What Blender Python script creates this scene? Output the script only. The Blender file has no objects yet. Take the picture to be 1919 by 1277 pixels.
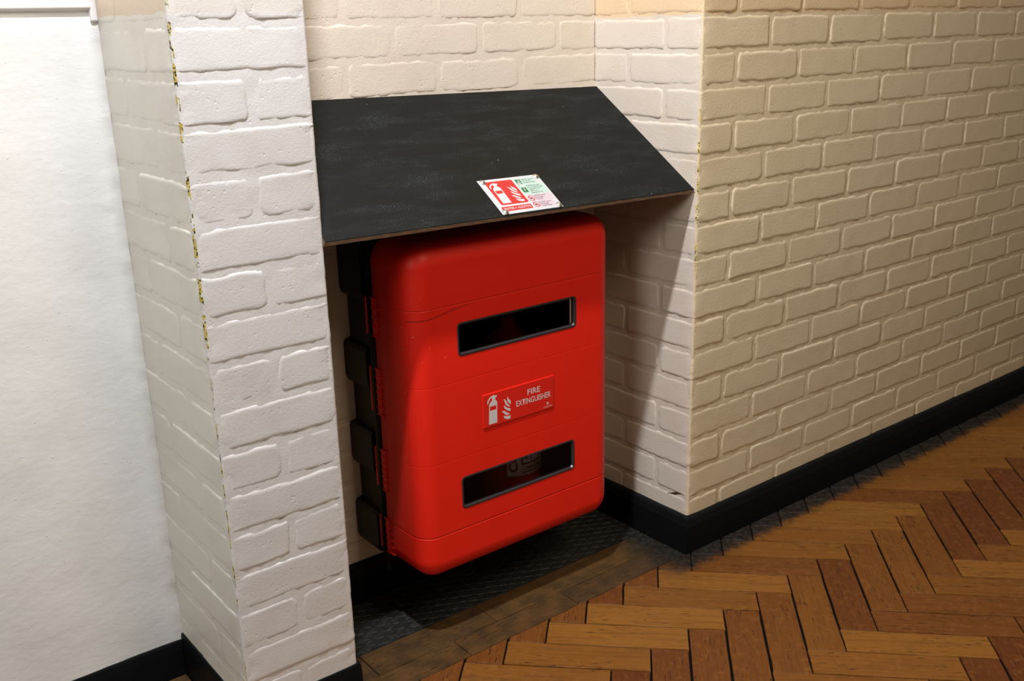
import bpy, bmesh, math, random
from mathutils import Vector, Matrix, noise, geometry

random.seed(7)
SC = bpy.context.scene
COL = SC.collection

# ------------------------------------------------------------------ camera
YAW, PITCH, ROLL, FPX = 0.6606, 0.3030, -0.0242, 1886.28
cy, sy, cp, sp, cr, sr = (math.cos(YAW), math.sin(YAW), math.cos(PITCH), math.sin(PITCH), math.cos(ROLL), math.sin(ROLL))
fwd = Vector((sy * cp, cy * cp, -sp)); rgt = Vector((cy, -sy, 0)); upv = rgt.cross(fwd)
r2 = cr * rgt + sr * upv; u2 = -sr * rgt + cr * upv
cam = bpy.data.objects.new('camera', bpy.data.cameras.new('camera')); COL.objects.link(cam)
m = Matrix((r2, u2, -fwd)).transposed().to_4x4(); m.translation = Vector((-1.6947, -1.4979, 1.2483))
cam.matrix_world = m
cam.data.sensor_width = 36.0; cam.data.lens = 36.0 * FPX / 1919.0; cam.data.clip_start = 0.02
SC.camera = cam

# ------------------------------------------------------------------ light and exposure
SC.view_settings.view_transform = 'Standard'; SC.view_settings.look = 'None'
SC.view_settings.exposure = 0.0; SC.view_settings.gamma = 1.0; SC.view_settings.use_curve_mapping = False
w = bpy.data.worlds.new('world'); SC.world = w; w.use_nodes = True
bg = w.node_tree.nodes['Background']; bg.inputs[0].default_value = (1.0, 0.80, 0.58, 1); bg.inputs[1].default_value = 0.15

def area_light(name, loc, target, size, power, colour, shape='DISK', size_y=None):
    d = bpy.data.lights.new(name, 'AREA'); d.shape = shape; d.size = size
    if size_y: d.size_y = size_y
    d.energy = power; d.color = colour
    o = bpy.data.objects.new(name, d); COL.objects.link(o); o.location = loc
    o.rotation_euler = (Vector(target) - Vector(loc)).to_track_quat('-Z', 'Y').to_euler()
    return o
area_light('ceiling_lamp_light', (-1.15, -0.40, 2.60), (-0.75, 0.0, 0.5), 0.08, 60.0, (0.91, 0.93, 1.0))
area_light('left_fill_light', (-3.2, -1.2, 2.25), (-0.8, 0.0, 0.7), 0.8, 32.0, (0.97, 0.98, 0.95), 'RECTANGLE', 1.0)  # added soft fill from the left, no window known there
area_light('front_fill_light', (-0.4, -1.9, 2.75), (-0.3, 0.0, 0.6), 0.8, 28.0, (1.0, 0.84, 0.62), 'RECTANGLE', 0.8)  # added warm fill for the front faces, stands for no known fitting

# ------------------------------------------------------------------ helpers
def sstep(a, b, x):
    t = min(1.0, max(0.0, (x - a) / (b - a))); return t * t * (3 - 2 * t)
def nz(x, y, z): return noise.noise(Vector((x, y, z)))

def link(name, me, mat=None, parent=None, loc=None, rot=None):
    o = bpy.data.objects.new(name, me); COL.objects.link(o)
    if mat is not None and len(me.materials) == 0: me.materials.append(mat)
    if parent is not None: o.parent = parent
    if loc is not None: o.location = loc
    if rot is not None: o.rotation_euler = rot
    return o
def mesh(name, verts, faces, smooth=False):
    me = bpy.data.meshes.new(name); me.from_pydata([tuple(v) for v in verts], [], faces); me.update()
    if smooth: me.polygons.foreach_set('use_smooth', [True] * len(me.polygons))
    return me
def bm_mesh(name, bm, smooth=False):
    bmesh.ops.recalc_face_normals(bm, faces=bm.faces)
    me = bpy.data.meshes.new(name); bm.to_mesh(me); bm.free()
    if smooth: me.polygons.foreach_set('use_smooth', [True] * len(me.polygons))
    return me
def empty(name, loc, label, cat, group=None):
    o = bpy.data.objects.new(name, None); COL.objects.link(o); o.location = loc; o.empty_display_size = 0.1
    o['label'] = label; o['category'] = cat
    if group: o['group'] = group
    return o
def structure(name, me, mat, label=None, loc=None):
    o = link(name, me, mat, None, loc); o['kind'] = 'structure'
    if label: o['label'] = label; o['category'] = 'wall' if 'wall' in name else name.split('_')[0]
    return o
def add_box(bm, a, b, bevel=0.0, seg=2):
    vs = [bm.verts.new((x, y, z)) for x in (a[0], b[0]) for y in (a[1], b[1]) for z in (a[2], b[2])]
    fs = [bm.faces.new([vs[i] for i in q]) for q in ((0, 1, 3, 2), (4, 6, 7, 5), (0, 4, 5, 1), (2, 3, 7, 6), (0, 2, 6, 4), (1, 5, 7, 3))]
    if bevel > 0:
        es = list({e for f in fs for e in f.edges})
        bmesh.ops.bevel(bm, geom=es, offset=bevel, segments=seg, affect='EDGES', profile=0.5)
def add_cyl(bm, p0, p1, r0, r1=None, seg=16, caps=True):
    r1 = r0 if r1 is None else r1
    p0 = Vector(p0); p1 = Vector(p1); d = (p1 - p0).normalized()
    a = d.orthogonal().normalized(); b = d.cross(a)
    R = []
    for p, r in ((p0, r0), (p1, r1)):
        R.append([bm.verts.new(p + r * (math.cos(t) * a + math.sin(t) * b)) for t in [2 * math.pi * k / seg for k in range(seg)]])
    for k in range(seg): bm.faces.new((R[0][k], R[0][(k + 1) % seg], R[1][(k + 1) % seg], R[1][k]))
    if caps: bm.faces.new(R[0][::-1]); bm.faces.new(R[1])
def add_lathe(bm, c, prof, seg=28):
    rings = []
    for r, z in prof:
        rings.append([bm.verts.new((c[0] + r * math.cos(2 * math.pi * k / seg), c[1] + r * math.sin(2 * math.pi * k / seg), z)) for k in range(seg)])
    for a, b in zip(rings, rings[1:]):
        for k in range(seg): bm.faces.new((a[k], a[(k + 1) % seg], b[(k + 1) % seg], b[k]))
    bm.faces.new(rings[0][::-1]); bm.faces.new(rings[-1])
def rrect(x0, z0, x1, z1, r, n=6):
    pts = []
    for cx, cz, a0 in ((x1 - r, z1 - r, 0), (x0 + r, z1 - r, 90), (x0 + r, z0 + r, 180), (x1 - r, z0 + r, 270)):
        for k in range(n + 1):
            t = math.radians(a0 + 90 * k / n); pts.append((cx + r * math.cos(t), cz + r * math.sin(t)))
    return pts
def flat_shape(name, loops, mat_map, thick):
    """2-D loops (first is the outline, the rest are holes) turned into a thin solid; mat_map(u, v, h) gives the 3-D point."""
    ls = [[Vector((p[0], p[1], 0)) for p in l] for l in loops]
    tris = geometry.tessellate_polygon(ls)
    flat = [p for l in ls for p in l]; n = len(flat)
    verts = [mat_map(p.x, p.y, thick) for p in flat] + [mat_map(p.x, p.y, 0) for p in flat]
    faces = []
    for t in tris:
        a, b, c = [flat[i] for i in t]
        if (b - a).cross(c - a).z < 0: t = t[::-1]
        faces.append(tuple(t)); faces.append(tuple(i + n for i in reversed(t)))
    k = 0
    for l in ls:
        for i in range(len(l)):
            j = (i + 1) % len(l); faces.append((k + i, k + n + i, k + n + j, k + j))
        k += len(l)
    bm = bmesh.new(); me0 = mesh(name, verts, faces); bm.from_mesh(me0); bpy.data.meshes.remove(me0)
    return bm_mesh(name, bm)
def text_mesh(name, txt, box, mapf, thick=0.0002, bold=0.0, align='L'):
    """Lettering fitted to box (u0, v0, u1, v1) and set on a surface through mapf(u, v, h)."""
    cu = bpy.data.curves.new('lettering_curve', 'FONT'); cu.body = txt; cu.offset = bold; cu.resolution_u = 5
    o = bpy.data.objects.new('lettering_curve', cu); COL.objects.link(o)
    bpy.context.view_layer.update()
    me = bpy.data.meshes.new_from_object(o.evaluated_get(bpy.context.evaluated_depsgraph_get()))
    bpy.data.objects.remove(o); bpy.data.curves.remove(cu)
    xs = [v.co.x for v in me.vertices]; ys = [v.co.y for v in me.vertices]
    x0, x1, y0, y1 = min(xs), max(xs), min(ys), max(ys)
    u0, v0, u1, v1 = box
    for v in me.vertices:
        v.co = mapf(u0 + (v.co.x - x0) / (x1 - x0) * (u1 - u0), v0 + (v.co.y - y0) / (y1 - y0) * (v1 - v0), thick)
    me.name = name; me.materials.clear(); me.update()
    return me

# ------------------------------------------------------------------ materials
class NT:
    def __init__(s, name):
        s.m = bpy.data.materials.new(name); s.m.use_nodes = True; s.t = s.m.node_tree; s.n = s.t.nodes; s.b = s.n['Principled BSDF']
    def new(s, typ, **kw):
        n = s.n.new(typ)
        for k, v in kw.items(): setattr(n, k, v)
        return n
    def con(s, a, b): s.t.links.new(a, b)
    def setin(s, sock, v):
        if hasattr(v, 'is_linked'): s.con(v, sock)
        else: sock.default_value = v
    def math(s, op, a, b=0.0, c=None, clamp=False):
        n = s.new('ShaderNodeMath', operation=op, use_clamp=clamp); s.setin(n.inputs[0], a); s.setin(n.inputs[1], b)
        if c is not None: s.setin(n.inputs[2], c)
        return n.outputs[0]
    def mix(s, f, a, b, mode='MIX'):
        n = s.new('ShaderNodeMix', data_type='RGBA', blend_type=mode); s.setin(n.inputs[0], f); s.setin(n.inputs[6], a); s.setin(n.inputs[7], b)
        return n.outputs[2]
    def noise(s, vec, scale, detail=3, rough=0.55, out=0):
        n = s.new('ShaderNodeTexNoise'); n.inputs['Scale'].default_value = scale; n.inputs['Detail'].default_value = detail; n.inputs['Roughness'].default_value = rough
        if vec is not None: s.con(vec, n.inputs['Vector'])
        return n.outputs[out]
    def ramp(s, f, stops, interp='LINEAR'):
        n = s.new('ShaderNodeValToRGB'); n.color_ramp.interpolation = interp
        e = n.color_ramp.elements
        while len(e) < len(stops): e.new(0.5)
        for i, (p, c) in enumerate(stops):
            e[i].position = p; e[i].color = c if len(c) == 4 else (*c, 1)
        s.con(f, n.inputs[0]); return n.outputs[0]
    def smooth(s, v, a, b):
        n = s.new('ShaderNodeMapRange', interpolation_type='SMOOTHSTEP', clamp=True)
        s.setin(n.inputs[0], v); n.inputs[1].default_value = a; n.inputs[2].default_value = b
        return n.outputs[0]
    def pos(s): return s.new('ShaderNodeNewGeometry').outputs['Position']
    def xyz(s, v):
        n = s.new('ShaderNodeSeparateXYZ'); s.con(v, n.inputs[0]); return n.outputs
    def mapping(s, v, scale=(1, 1, 1), loc=(0, 0, 0)):
        n = s.new('ShaderNodeMapping'); n.inputs['Scale'].default_value = scale
        s.con(v, n.inputs[0]); s.setin(n.inputs['Location'], loc); return n.outputs[0]
    def bump(s, h, strength=0.5, dist=0.002, nrm=None):
        n = s.new('ShaderNodeBump'); n.inputs['Strength'].default_value = strength; n.inputs['Distance'].default_value = dist
        s.con(h, n.inputs['Height'])
        if nrm is not None: s.con(nrm, n.inputs['Normal'])
        s.con(n.outputs[0], s.b.inputs['Normal']); return n.outputs[0]
    def base(s, v):
        if isinstance(v, tuple): s.b.inputs['Base Color'].default_value = v if len(v) == 4 else (*v, 1)
        else: s.con(v, s.b.inputs['Base Color'])
    def rough(s, v): s.setin(s.b.inputs['Roughness'], v)

def mat_simple(name, col, rough=0.5, metal=0.0, bump=None, spec=None):
    t = NT(name); t.base(col); t.rough(rough); t.b.inputs['Metallic'].default_value = metal
    if spec is not None: t.b.inputs['Specular IOR Level'].default_value = spec
    if bump: t.bump(t.noise(t.pos(), bump[0], 4), bump[1], bump[2])
    return t.m

def mat_paint(name, low, high, zline, edges=(), rough=0.42, front=None, side=None, bump=0.4, chips=()):
    """Emulsion on brick: two paint colours meeting at a line on the wall, pores and brush marks, chips knocked off the arrises."""
    t = NT(name); P = t.pos(); x, y, z = t.xyz(P)
    blot = t.noise(P, 9, 4); fine = t.noise(P, 60, 3)
    wob = t.math('MULTIPLY', t.math('SUBTRACT', t.noise(P, 14, 2), 0.5), 0.016)
    up = t.math('GREATER_THAN', t.math('ADD', z, wob), zline)
    hi = (*high, 1)
    if front: hi = t.mix(t.math('GREATER_THAN', y, 0.006), (*front, 1), (*high, 1))   # blown-out light on the pier's face put into its colour
    lo = (*low, 1)
    if side: lo = t.mix(t.math('GREATER_THAN', y, 0.006), (*low, 1), (*side, 1))       # light falling on the returns put into their paint colour
    c = t.mix(up, lo, hi)
    c = t.mix(t.math('MULTIPLY', t.smooth(blot, 0.45, 0.75), 0.28), c, (low[0] * 0.86, low[1] * 0.80, low[2] * 0.76, 1))
    c = t.mix(t.math('MULTIPLY', t.smooth(fine, 0.58, 0.8), 0.15), c, (min(1, low[0] * 1.12), min(1, low[1] * 1.12), min(1, low[2] * 1.12), 1))
    # small dark scuffs
    sc = t.noise(t.mapping(P, (6, 6, 26)), 5, 5, 0.65)
    c = t.mix(t.math('MULTIPLY', t.smooth(sc, 0.72, 0.77), 0.55), c, (0.10, 0.085, 0.075, 1))
    for ex, ey, z0, z1, wdt in edges:
        dx = t.math('ABSOLUTE', t.math('SUBTRACT', x, ex)); dy = t.math('ABSOLUTE', t.math('SUBTRACT', y, ey))
        near = t.math('LESS_THAN', t.math('MAXIMUM', dx, dy), wdt)
        nn = t.noise(t.mapping(P, (60, 60, 28)), 1.0, 4, 0.7)
        rng = t.math('MULTIPLY', t.smooth(z, z0 - 0.08, z0 + 0.05), t.math('SUBTRACT', 1.0, t.smooth(z, z1 - 0.05, z1 + 0.08)))
        chip = t.math('MULTIPLY', t.math('MULTIPLY', near, rng), t.math('GREATER_THAN', nn, 0.50))
        cc = t.ramp(t.noise(P, 210, 3, 0.7), [(0.40, (0.02, 0.018, 0.012)), (0.47, (0.52, 0.40, 0.06)), (0.56, (0.55, 0.46, 0.22)), (0.66, (0.06, 0.05, 0.04))], 'CONSTANT')
        c = t.mix(chip, c, cc)
    for cx_, cy_, cz_, ra, rb in chips:                                  # paint knocked off down to brick
        a_ = t.math('ABSOLUTE', t.math('SUBTRACT', y, cy_)); b_ = t.math('ABSOLUTE', t.math('ADD', t.math('SUBTRACT', z, cz_), t.math('MULTIPLY', t.math('SUBTRACT', y, cy_), 0.35)))
        dd = t.math('ADD', t.math('DIVIDE', a_, ra), t.math('DIVIDE', b_, rb))
        k_ = t.math('MULTIPLY', t.math('LESS_THAN', t.math('ADD', dd, t.noise(P, 160, 4, 0.7)), 1.25), t.math('LESS_THAN', t.math('ABSOLUTE', t.math('SUBTRACT', x, cx_)), 0.01))
        c = t.mix(k_, c, (0.075, 0.040, 0.020, 1))
    t.base(c); t.rough(rough); t.b.inputs['Specular IOR Level'].default_value = 0.35
    h = t.math('ADD', t.math('MULTIPLY', t.noise(P, 420, 3, 0.6), 0.7), t.math('MULTIPLY', t.noise(P, 150, 4, 0.65), 0.8))
    vor = t.new('ShaderNodeTexVoronoi'); vor.inputs['Scale'].default_value = 95; t.con(P, vor.inputs['Vector'])
    pore = t.math('MULTIPLY', t.math('SUBTRACT', 1.0, t.smooth(vor.outputs['Distance'], 0.05, 0.28)), t.smooth(t.noise(P, 23, 2), 0.5, 0.62))
    h = t.math('SUBTRACT', h, t.math('MULTIPLY', pore, 0.8))
    t.bump(h, bump, 0.0016)
    return t.m

ZL = 1.262
M_right = mat_paint('cream_paint_on_brick', (0.63, 0.520, 0.360), (0.65, 0.49, 0.31), ZL, [(0, 0, 0.72, 1.06, 0.0045)], side=(0.60, 0.535, 0.455), chips=[(0, 0.042, 0.137, 0.034, 0.006)])
M_pier = mat_paint('pale_cream_paint_on_brick', (0.635, 0.615, 0.605), (0.70, 0.56, 0.42), ZL + 0.016, front=(0.62, 0.585, 0.54), side=(0.715, 0.680, 0.610), bump=0.26, edges=[(-1.144, 0, 0.74, 1.28, 0.005), (-1.144, 0, 0.05, 0.70, 0.0030)])
M_back = mat_paint('cream_paint_in_niche', (0.62, 0.55, 0.46), (0.66, 0.52, 0.38), ZL + 0.05)

def mat_plaster():
    t = NT('white_painted_plaster'); P = t.pos(); x, y, z = t.xyz(P)
    c = t.mix(t.math('MULTIPLY', t.smooth(t.noise(P, 6, 3), 0.45, 0.7), 0.35), (0.68, 0.665, 0.64, 1), (0.59, 0.565, 0.525, 1))
    t.base(c); t.rough(0.4)
    h = t.math('ADD', t.noise(t.mapping(P, (1, 1, 1.6)), 55, 3), t.math('MULTIPLY', t.smooth(t.noise(P, 150, 2), 0.68, 0.85), 1.2))
    t.bump(h, 0.35, 0.0016); return t.m
M_plaster = mat_plaster()
M_white_gloss = mat_simple('white_gloss_paint', (0.82, 0.80, 0.76, 1), 0.3)

def mat_skirting():
    t = NT('black_gloss_paint'); P = t.pos()
    n = t.noise(P, 130, 5, 0.7)
    c = t.mix(t.smooth(n, 0.66, 0.76), (0.006, 0.0062, 0.007, 1), (0.07, 0.062, 0.055, 1))
    t.base(c); t.rough(t.math('ADD', 0.28, t.math('MULTIPLY', t.noise(P, 30, 3), 0.3)))
    t.b.inputs['Specular IOR Level'].default_value = 0.06
    t.bump(t.noise(P, 60, 3), 0.25, 0.0012); return t.m
M_skirt = mat_skirting()

def mat_wood(name, stops, stain_at_wall, dirt):
    t = NT(name); tc = t.new('ShaderNodeTexCoord'); oi = t.new('ShaderNodeObjectInfo')
    rnd = oi.outputs['Random']; P = t.pos(); x, y, z = t.xyz(P)
    cv = t.new('ShaderNodeCombineXYZ'); t.con(t.math('MULTIPLY', rnd, 37.0), cv.inputs[0]); t.con(t.math('MULTIPLY', rnd, 91.0), cv.inputs[1])
    o = t.mapping(tc.outputs['Object'], (1, 1, 1), cv.outputs[0])
    base = t.ramp(rnd, stops)
    g1 = t.noise(t.mapping(o, (5, 95, 20)), 1.0, 4, 0.6)
    g2 = t.noise(t.mapping(o, (16, 240, 40)), 1.0, 3, 0.6)
    c = t.mix(t.math('MULTIPLY', t.smooth(g1, 0.42, 0.70), 0.34), base, (0.058, 0.020, 0.005, 1))
    c = t.mix(t.math('MULTIPLY', t.smooth(g2, 0.5, 0.72), 0.22), c, (0.24, 0.105, 0.020, 1))
    # small open pores and black flecks along the grain
    fl = t.noise(t.mapping(o, (34, 300, 60)), 1.0, 2, 0.5)
    where = t.smooth(t.noise(t.mapping(o, (9, 22, 9)), 1.0, 2), 0.42, 0.60)
    c = t.mix(t.math('MULTIPLY', t.math('MULTIPLY', t.smooth(fl, 0.60, 0.66), where), 0.85), c, (0.012, 0.008, 0.005, 1))
    pale = t.noise(P, 48, 5, 0.7)                                          # worn, paler patches
    c = t.mix(t.math('MULTIPLY', t.smooth(pale, 0.5, 0.72), 0.35), c, (0.26, 0.120, 0.028, 1))
    # ingrained dirt
    d = t.smooth(t.noise(P, 24, 5, 0.65), 0.62 - dirt, 0.86 - dirt)
    c = t.mix(t.math('MULTIPLY', d, 0.55), c, (0.018, 0.014, 0.009, 1))
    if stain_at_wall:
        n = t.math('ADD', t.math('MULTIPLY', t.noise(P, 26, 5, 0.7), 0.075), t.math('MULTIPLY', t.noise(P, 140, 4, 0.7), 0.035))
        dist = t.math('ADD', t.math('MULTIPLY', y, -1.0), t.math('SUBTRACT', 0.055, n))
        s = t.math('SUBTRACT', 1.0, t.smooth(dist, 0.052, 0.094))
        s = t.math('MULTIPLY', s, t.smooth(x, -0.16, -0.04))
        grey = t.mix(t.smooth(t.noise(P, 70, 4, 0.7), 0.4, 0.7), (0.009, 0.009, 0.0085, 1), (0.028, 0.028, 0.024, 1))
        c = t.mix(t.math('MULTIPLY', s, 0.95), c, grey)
    t.base(c)
    t.rough(t.math('ADD', 0.33, t.math('MULTIPLY', t.noise(P, 40, 4), 0.28)))
    t.b.inputs['Specular IOR Level'].default_value = 0.22
    h = t.math('ADD', t.math('MULTIPLY', g2, 0.6), t.math('MULTIPLY', t.smooth(fl, 0.58, 0.66), -0.9))
    t.bump(h, 0.35, 0.0008); return t.m
WOOD_LIT = [(0.0, (0.1749, 0.0665, 0.0110)), (0.25, (0.2279, 0.0931, 0.0160)), (0.5, (0.1590, 0.0570, 0.0100)), (0.7, (0.2014, 0.0798, 0.0130)), (0.86, (0.1166, 0.0342, 0.0080)), (1.0, (0.1855, 0.0722, 0.0120))]
WOOD_SHADED = [(0.0, (0.1325, 0.0418, 0.0080)), (0.2, (0.0933, 0.0238, 0.0060)), (0.45, (0.1484, 0.0513, 0.0090)), (0.6, (0.0827, 0.0199, 0.0060)), (0.8, (0.1643, 0.0608, 0.0100)), (1.0, (0.1060, 0.0285, 0.0070))]
M_wood = mat_wood('worn_herringbone_wood_lit_grain', WOOD_LIT, True, 0.03)  # lighter tan paints in how this grain direction catches the light
M_wood2 = mat_wood('worn_herringbone_wood_shaded_grain', WOOD_SHADED, True, 0.03)  # same floor, grain turned from the light: shading painted as darker red
M_border = mat_wood('dirty_border_wood', [(0, (0.068, 0.036, 0.014)), (0.5, (0.085, 0.043, 0.014)), (1, (0.056, 0.032, 0.014))], True, 0.22)
M_gap = mat_simple('black_dirt_in_joints', (0.006, 0.0055, 0.005, 1), 0.9, spec=0.02, bump=(120, 0.4, 0.001))

def mat_rubber():
    t = NT('dusty_black_rubber'); P = t.pos()
    c = t.mix(t.smooth(t.noise(P, 60, 4, 0.7), 0.4, 0.75), (0.006, 0.006, 0.0055, 1), (0.030, 0.029, 0.026, 1))
    t.base(c); t.rough(0.55); t.bump(t.noise(P, 300, 3), 0.3, 0.0008); return t.m
M_rubber = mat_rubber()
M_groove = mat_simple('black_rubber_groove', (0.008, 0.008, 0.0075, 1), 0.7)

def mat_red():
    t = NT('red_moulded_plastic'); P = t.pos(); x, y, z = t.xyz(P)
    def line(z0, w): return t.math('SUBTRACT', 1.0, t.smooth(t.math('ABSOLUTE', t.math('SUBTRACT', z, z0)), 0.0003, w))
    h = t.math('MULTIPLY', line(0.2465, 0.0022), -1.0)
    h = t.math('SUBTRACT', h, t.math('MULTIPLY', line(0.7315, 0.0018), 0.55))
    h = t.math('SUBTRACT', h, t.math('MULTIPLY', line(0.573, 0.0016), 0.14))
    h = t.math('SUBTRACT', h, t.math('MULTIPLY', line(0.4075, 0.0016), 0.14))
    mott = t.noise(t.mapping(P, (1, 1, 0.35)), 7, 4)
    c = t.mix(t.math('MULTIPLY', t.smooth(mott, 0.4, 0.72), 0.3), (0.72, 0.016, 0.006, 1), (0.56, 0.013, 0.006, 1))
    # a scuff line across the upper left and specks of paint near the hinge
    fc = t.new('ShaderNodeFloatCurve'); cv = fc.mapping.curves[0]
    pts = [(0.0, 0.10), (0.25, 0.22), (0.5, 0.55), (0.72, 0.75), (1.0, 0.86)]
    cv.points[0].location = pts[0]; cv.points[1].location = pts[-1]
    for p in pts[1:-1]: cv.points.new(*p)
    fc.mapping.update()
    u = t.math('DIVIDE', t.math('ADD', x, 0.717), 0.17, clamp=True); t.con(u, fc.inputs['Value'])
    zc = t.math('ADD', 0.709, t.math('MULTIPLY', fc.outputs[0], 0.0225))
    sc = t.math('SUBTRACT', 1.0, t.smooth(t.math('ABSOLUTE', t.math('SUBTRACT', z, zc)), 0.0005, 0.0022))
    sc = t.math('MULTIPLY', sc, t.math('MULTIPLY', t.math('GREATER_THAN', x, -0.717), t.math('SUBTRACT', 1.0, t.smooth(x, -0.63, -0.55))))
    c = t.mix(t.math('MULTIPLY', sc, 0.75), c, (0.16, 0.012, 0.008, 1))
    vor = t.new('ShaderNodeTexVoronoi'); vor.inputs['Scale'].default_value = 62; t.con(P, vor.inputs['Vector'])
    speck = t.math('MULTIPLY', t.math('LESS_THAN', vor.outputs['Distance'], 0.055), t.math('GREATER_THAN', t.xyz(vor.outputs['Color'])[0], 0.35))
    reg = t.math('MULTIPLY', t.math('SUBTRACT', 1.0, t.smooth(x, -0.70, -0.60)), t.math('MULTIPLY', t.smooth(z, 0.52, 0.60), t.math('SUBTRACT', 1.0, t.smooth(z, 0.72, 0.80))))
    c = t.mix(t.math('MULTIPLY', speck, t.math('GREATER_THAN', reg, 0.4)), c, (0.75, 0.55, 0.5, 1))
    t.base(c); t.rough(0.46); t.b.inputs['Specular IOR Level'].default_value = 0.3
    h = t.math('ADD', h, t.math('MULTIPLY', t.noise(P, 420, 2), 0.06))
    t.bump(h, 0.8, 0.0016); return t.m
M_red = mat_red()
M_red_plain = mat_simple('red_plastic_sign', (0.66, 0.018, 0.010, 1), 0.3)
M_hinge_red = mat_simple('red_hinge_plastic', (0.70, 0.045, 0.025, 1), 0.4)
M_black = mat_simple('black_moulded_plastic', (0.009, 0.009, 0.009, 1), 0.45, bump=(300, 0.15, 0.0006), spec=0.3)
M_gasket = mat_simple('dark_grey_window_seal', (0.030, 0.026, 0.028, 1), 0.25)
M_white_print = mat_simple('white_print', (0.45, 0.45, 0.46, 1), 0.4)
M_pale_print = mat_simple('grey_white_print', (0.60, 0.58, 0.58, 1), 0.45)

def mat_clear():
    t = NT('clear_plastic_pane')
    tr = t.new('ShaderNodeBsdfTransparent'); tr.inputs[0].default_value = (0.97, 0.95, 0.97, 1)
    gl = t.new('ShaderNodeBsdfGlossy'); gl.inputs['Roughness'].default_value = 0.06
    fr = t.new('ShaderNodeFresnel'); fr.inputs[0].default_value = 1.16
    mx = t.new('ShaderNodeMixShader'); t.con(fr.outputs[0], mx.inputs[0]); t.con(tr.outputs[0], mx.inputs[1]); t.con(gl.outputs[0], mx.inputs[2])
    t.con(mx.outputs[0], t.n['Material Output'].inputs['Surface'])
    return t.m
M_clear = mat_clear()

def mat_shelf():
    t = NT('black_laminate_scuffed'); tc = t.new('ShaderNodeTexCoord'); o = tc.outputs['Object']
    n = t.noise(t.mapping(o, (2.2, 9, 1)), 3.0, 5, 0.65)
    sp = t.noise(o, 330, 3, 0.75)
    d = t.math('MULTIPLY', t.smooth(n, 0.44, 0.70), t.smooth(sp, 0.52, 0.66))
    c = t.mix(t.math('MULTIPLY', t.smooth(n, 0.35, 0.7), 0.6), (0.0042, 0.0046, 0.0045, 1), (0.0060, 0.0085, 0.0085, 1))
    c = t.mix(t.math('MULTIPLY', d, 0.8), c, (0.060, 0.072, 0.070, 1))
    vor = t.new('ShaderNodeTexVoronoi'); vor.inputs['Scale'].default_value = 45; t.con(o, vor.inputs['Vector'])
    speck = t.math('MULTIPLY', t.math('LESS_THAN', vor.outputs['Distance'], 0.035), t.math('GREATER_THAN', t.xyz(vor.outputs['Color'])[0], 0.86))
    c = t.mix(speck, c, (0.5, 0.5, 0.46, 1))
    t.base(c); t.rough(0.55); t.b.inputs['Specular IOR Level'].default_value = 0.14
    t.bump(t.noise(o, 500, 3), 0.25, 0.0006); return t.m
M_shelf = mat_shelf()
def mat_edge():
    t = NT('raw_board_edge'); P = t.pos()
    n = t.noise(t.mapping(P, (60, 300, 300)), 1.0, 4, 0.7)
    t.base(t.ramp(n, [(0.3, (0.24, 0.17, 0.115)), (0.55, (0.40, 0.29, 0.20)), (0.75, (0.66, 0.54, 0.40))])); t.rough(0.75)
    t.bump(n, 0.5, 0.001); return t.m
M_edge = mat_edge()
M_sign_white = mat_simple('white_rigid_sign', (0.43, 0.44, 0.45, 1), 0.35)
M_sign_green_tint = mat_simple('pale_green_print', (0.33, 0.45, 0.39, 1), 0.4)
M_sign_pink = mat_simple('pale_pink_print', (0.44, 0.365, 0.40, 1), 0.4)
M_sign_green = mat_simple('green_print', (0.007, 0.12, 0.04, 1), 0.4)
M_sign_red = mat_simple('red_print', (0.40, 0.011, 0.012, 1), 0.4)
M_ink = mat_simple('grey_green_ink', (0.045, 0.085, 0.065, 1), 0.5)
M_ink_red = mat_simple('dark_red_ink', (0.12, 0.02, 0.035, 1), 0.5)
M_ink_black = mat_simple('black_ink', (0.03, 0.02, 0.02, 1), 0.5)
M_steel = mat_simple('zinc_plated_steel', (0.50, 0.49, 0.46, 1), 0.32, 1.0, bump=(400, 0.3, 0.0005))
M_ext_red = mat_simple('red_enamel', (0.42, 0.012, 0.010, 1), 0.25)
M_label_paper = mat_simple('white_label_paper', (0.82, 0.80, 0.80, 1), 0.5)
M_label_ink = mat_simple('dark_red_label_ink', (0.20, 0.012, 0.012, 1), 0.5)
M_brass = mat_simple('brushed_brass_valve', (0.55, 0.40, 0.18, 1), 0.35, 1.0)

# ------------------------------------------------------------------ walls
D, W, PW, CH, Z0, HB = 0.335, 0.9223, 0.2217, 0.075, 1.262, 0.0913
class Chain:
    """A wall run in plan; s runs along it, turning outer corners on a small radius; outward is the side the room is on."""
    def __init__(self, pts, r=0.006):
        self.p = [Vector(p) for p in pts]; self.r = r
        self.dirs = [(b - a).normalized() for a, b in zip(self.p, self.p[1:])]
        self.nrm = [Vector((d.y, -d.x)) for d in self.dirs]
        self.len = [(b - a).length for a, b in zip(self.p, self.p[1:])]
        self.cs = []; t = 0
        for l in self.len[:-1]: t += l; self.cs.append(t)
        self.total = t + self.len[-1]
    def at(self, s, d):
        for i, c in enumerate(self.cs):
            if abs(s - c) < self.r:
                n0, n1 = self.nrm[i], self.nrm[i + 1]
                k = (s - c + self.r) / (2 * self.r) * math.pi / 2
                cen = self.p[i + 1] - self.r * (n0 + n1)
                n = math.cos(k) * n0 + math.sin(k) * n1
                return cen + (self.r + d) * n
        i = sum(1 for c in self.cs if s > c)
        st = 0 if i == 0 else self.cs[i - 1]
        return self.p[i] + (s - st) * self.dirs[i] + d * self.nrm[i]
    def xyz(self, s, z, d):
        q = self.at(s, d); return Vector((q.x, q.y, z))

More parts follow.
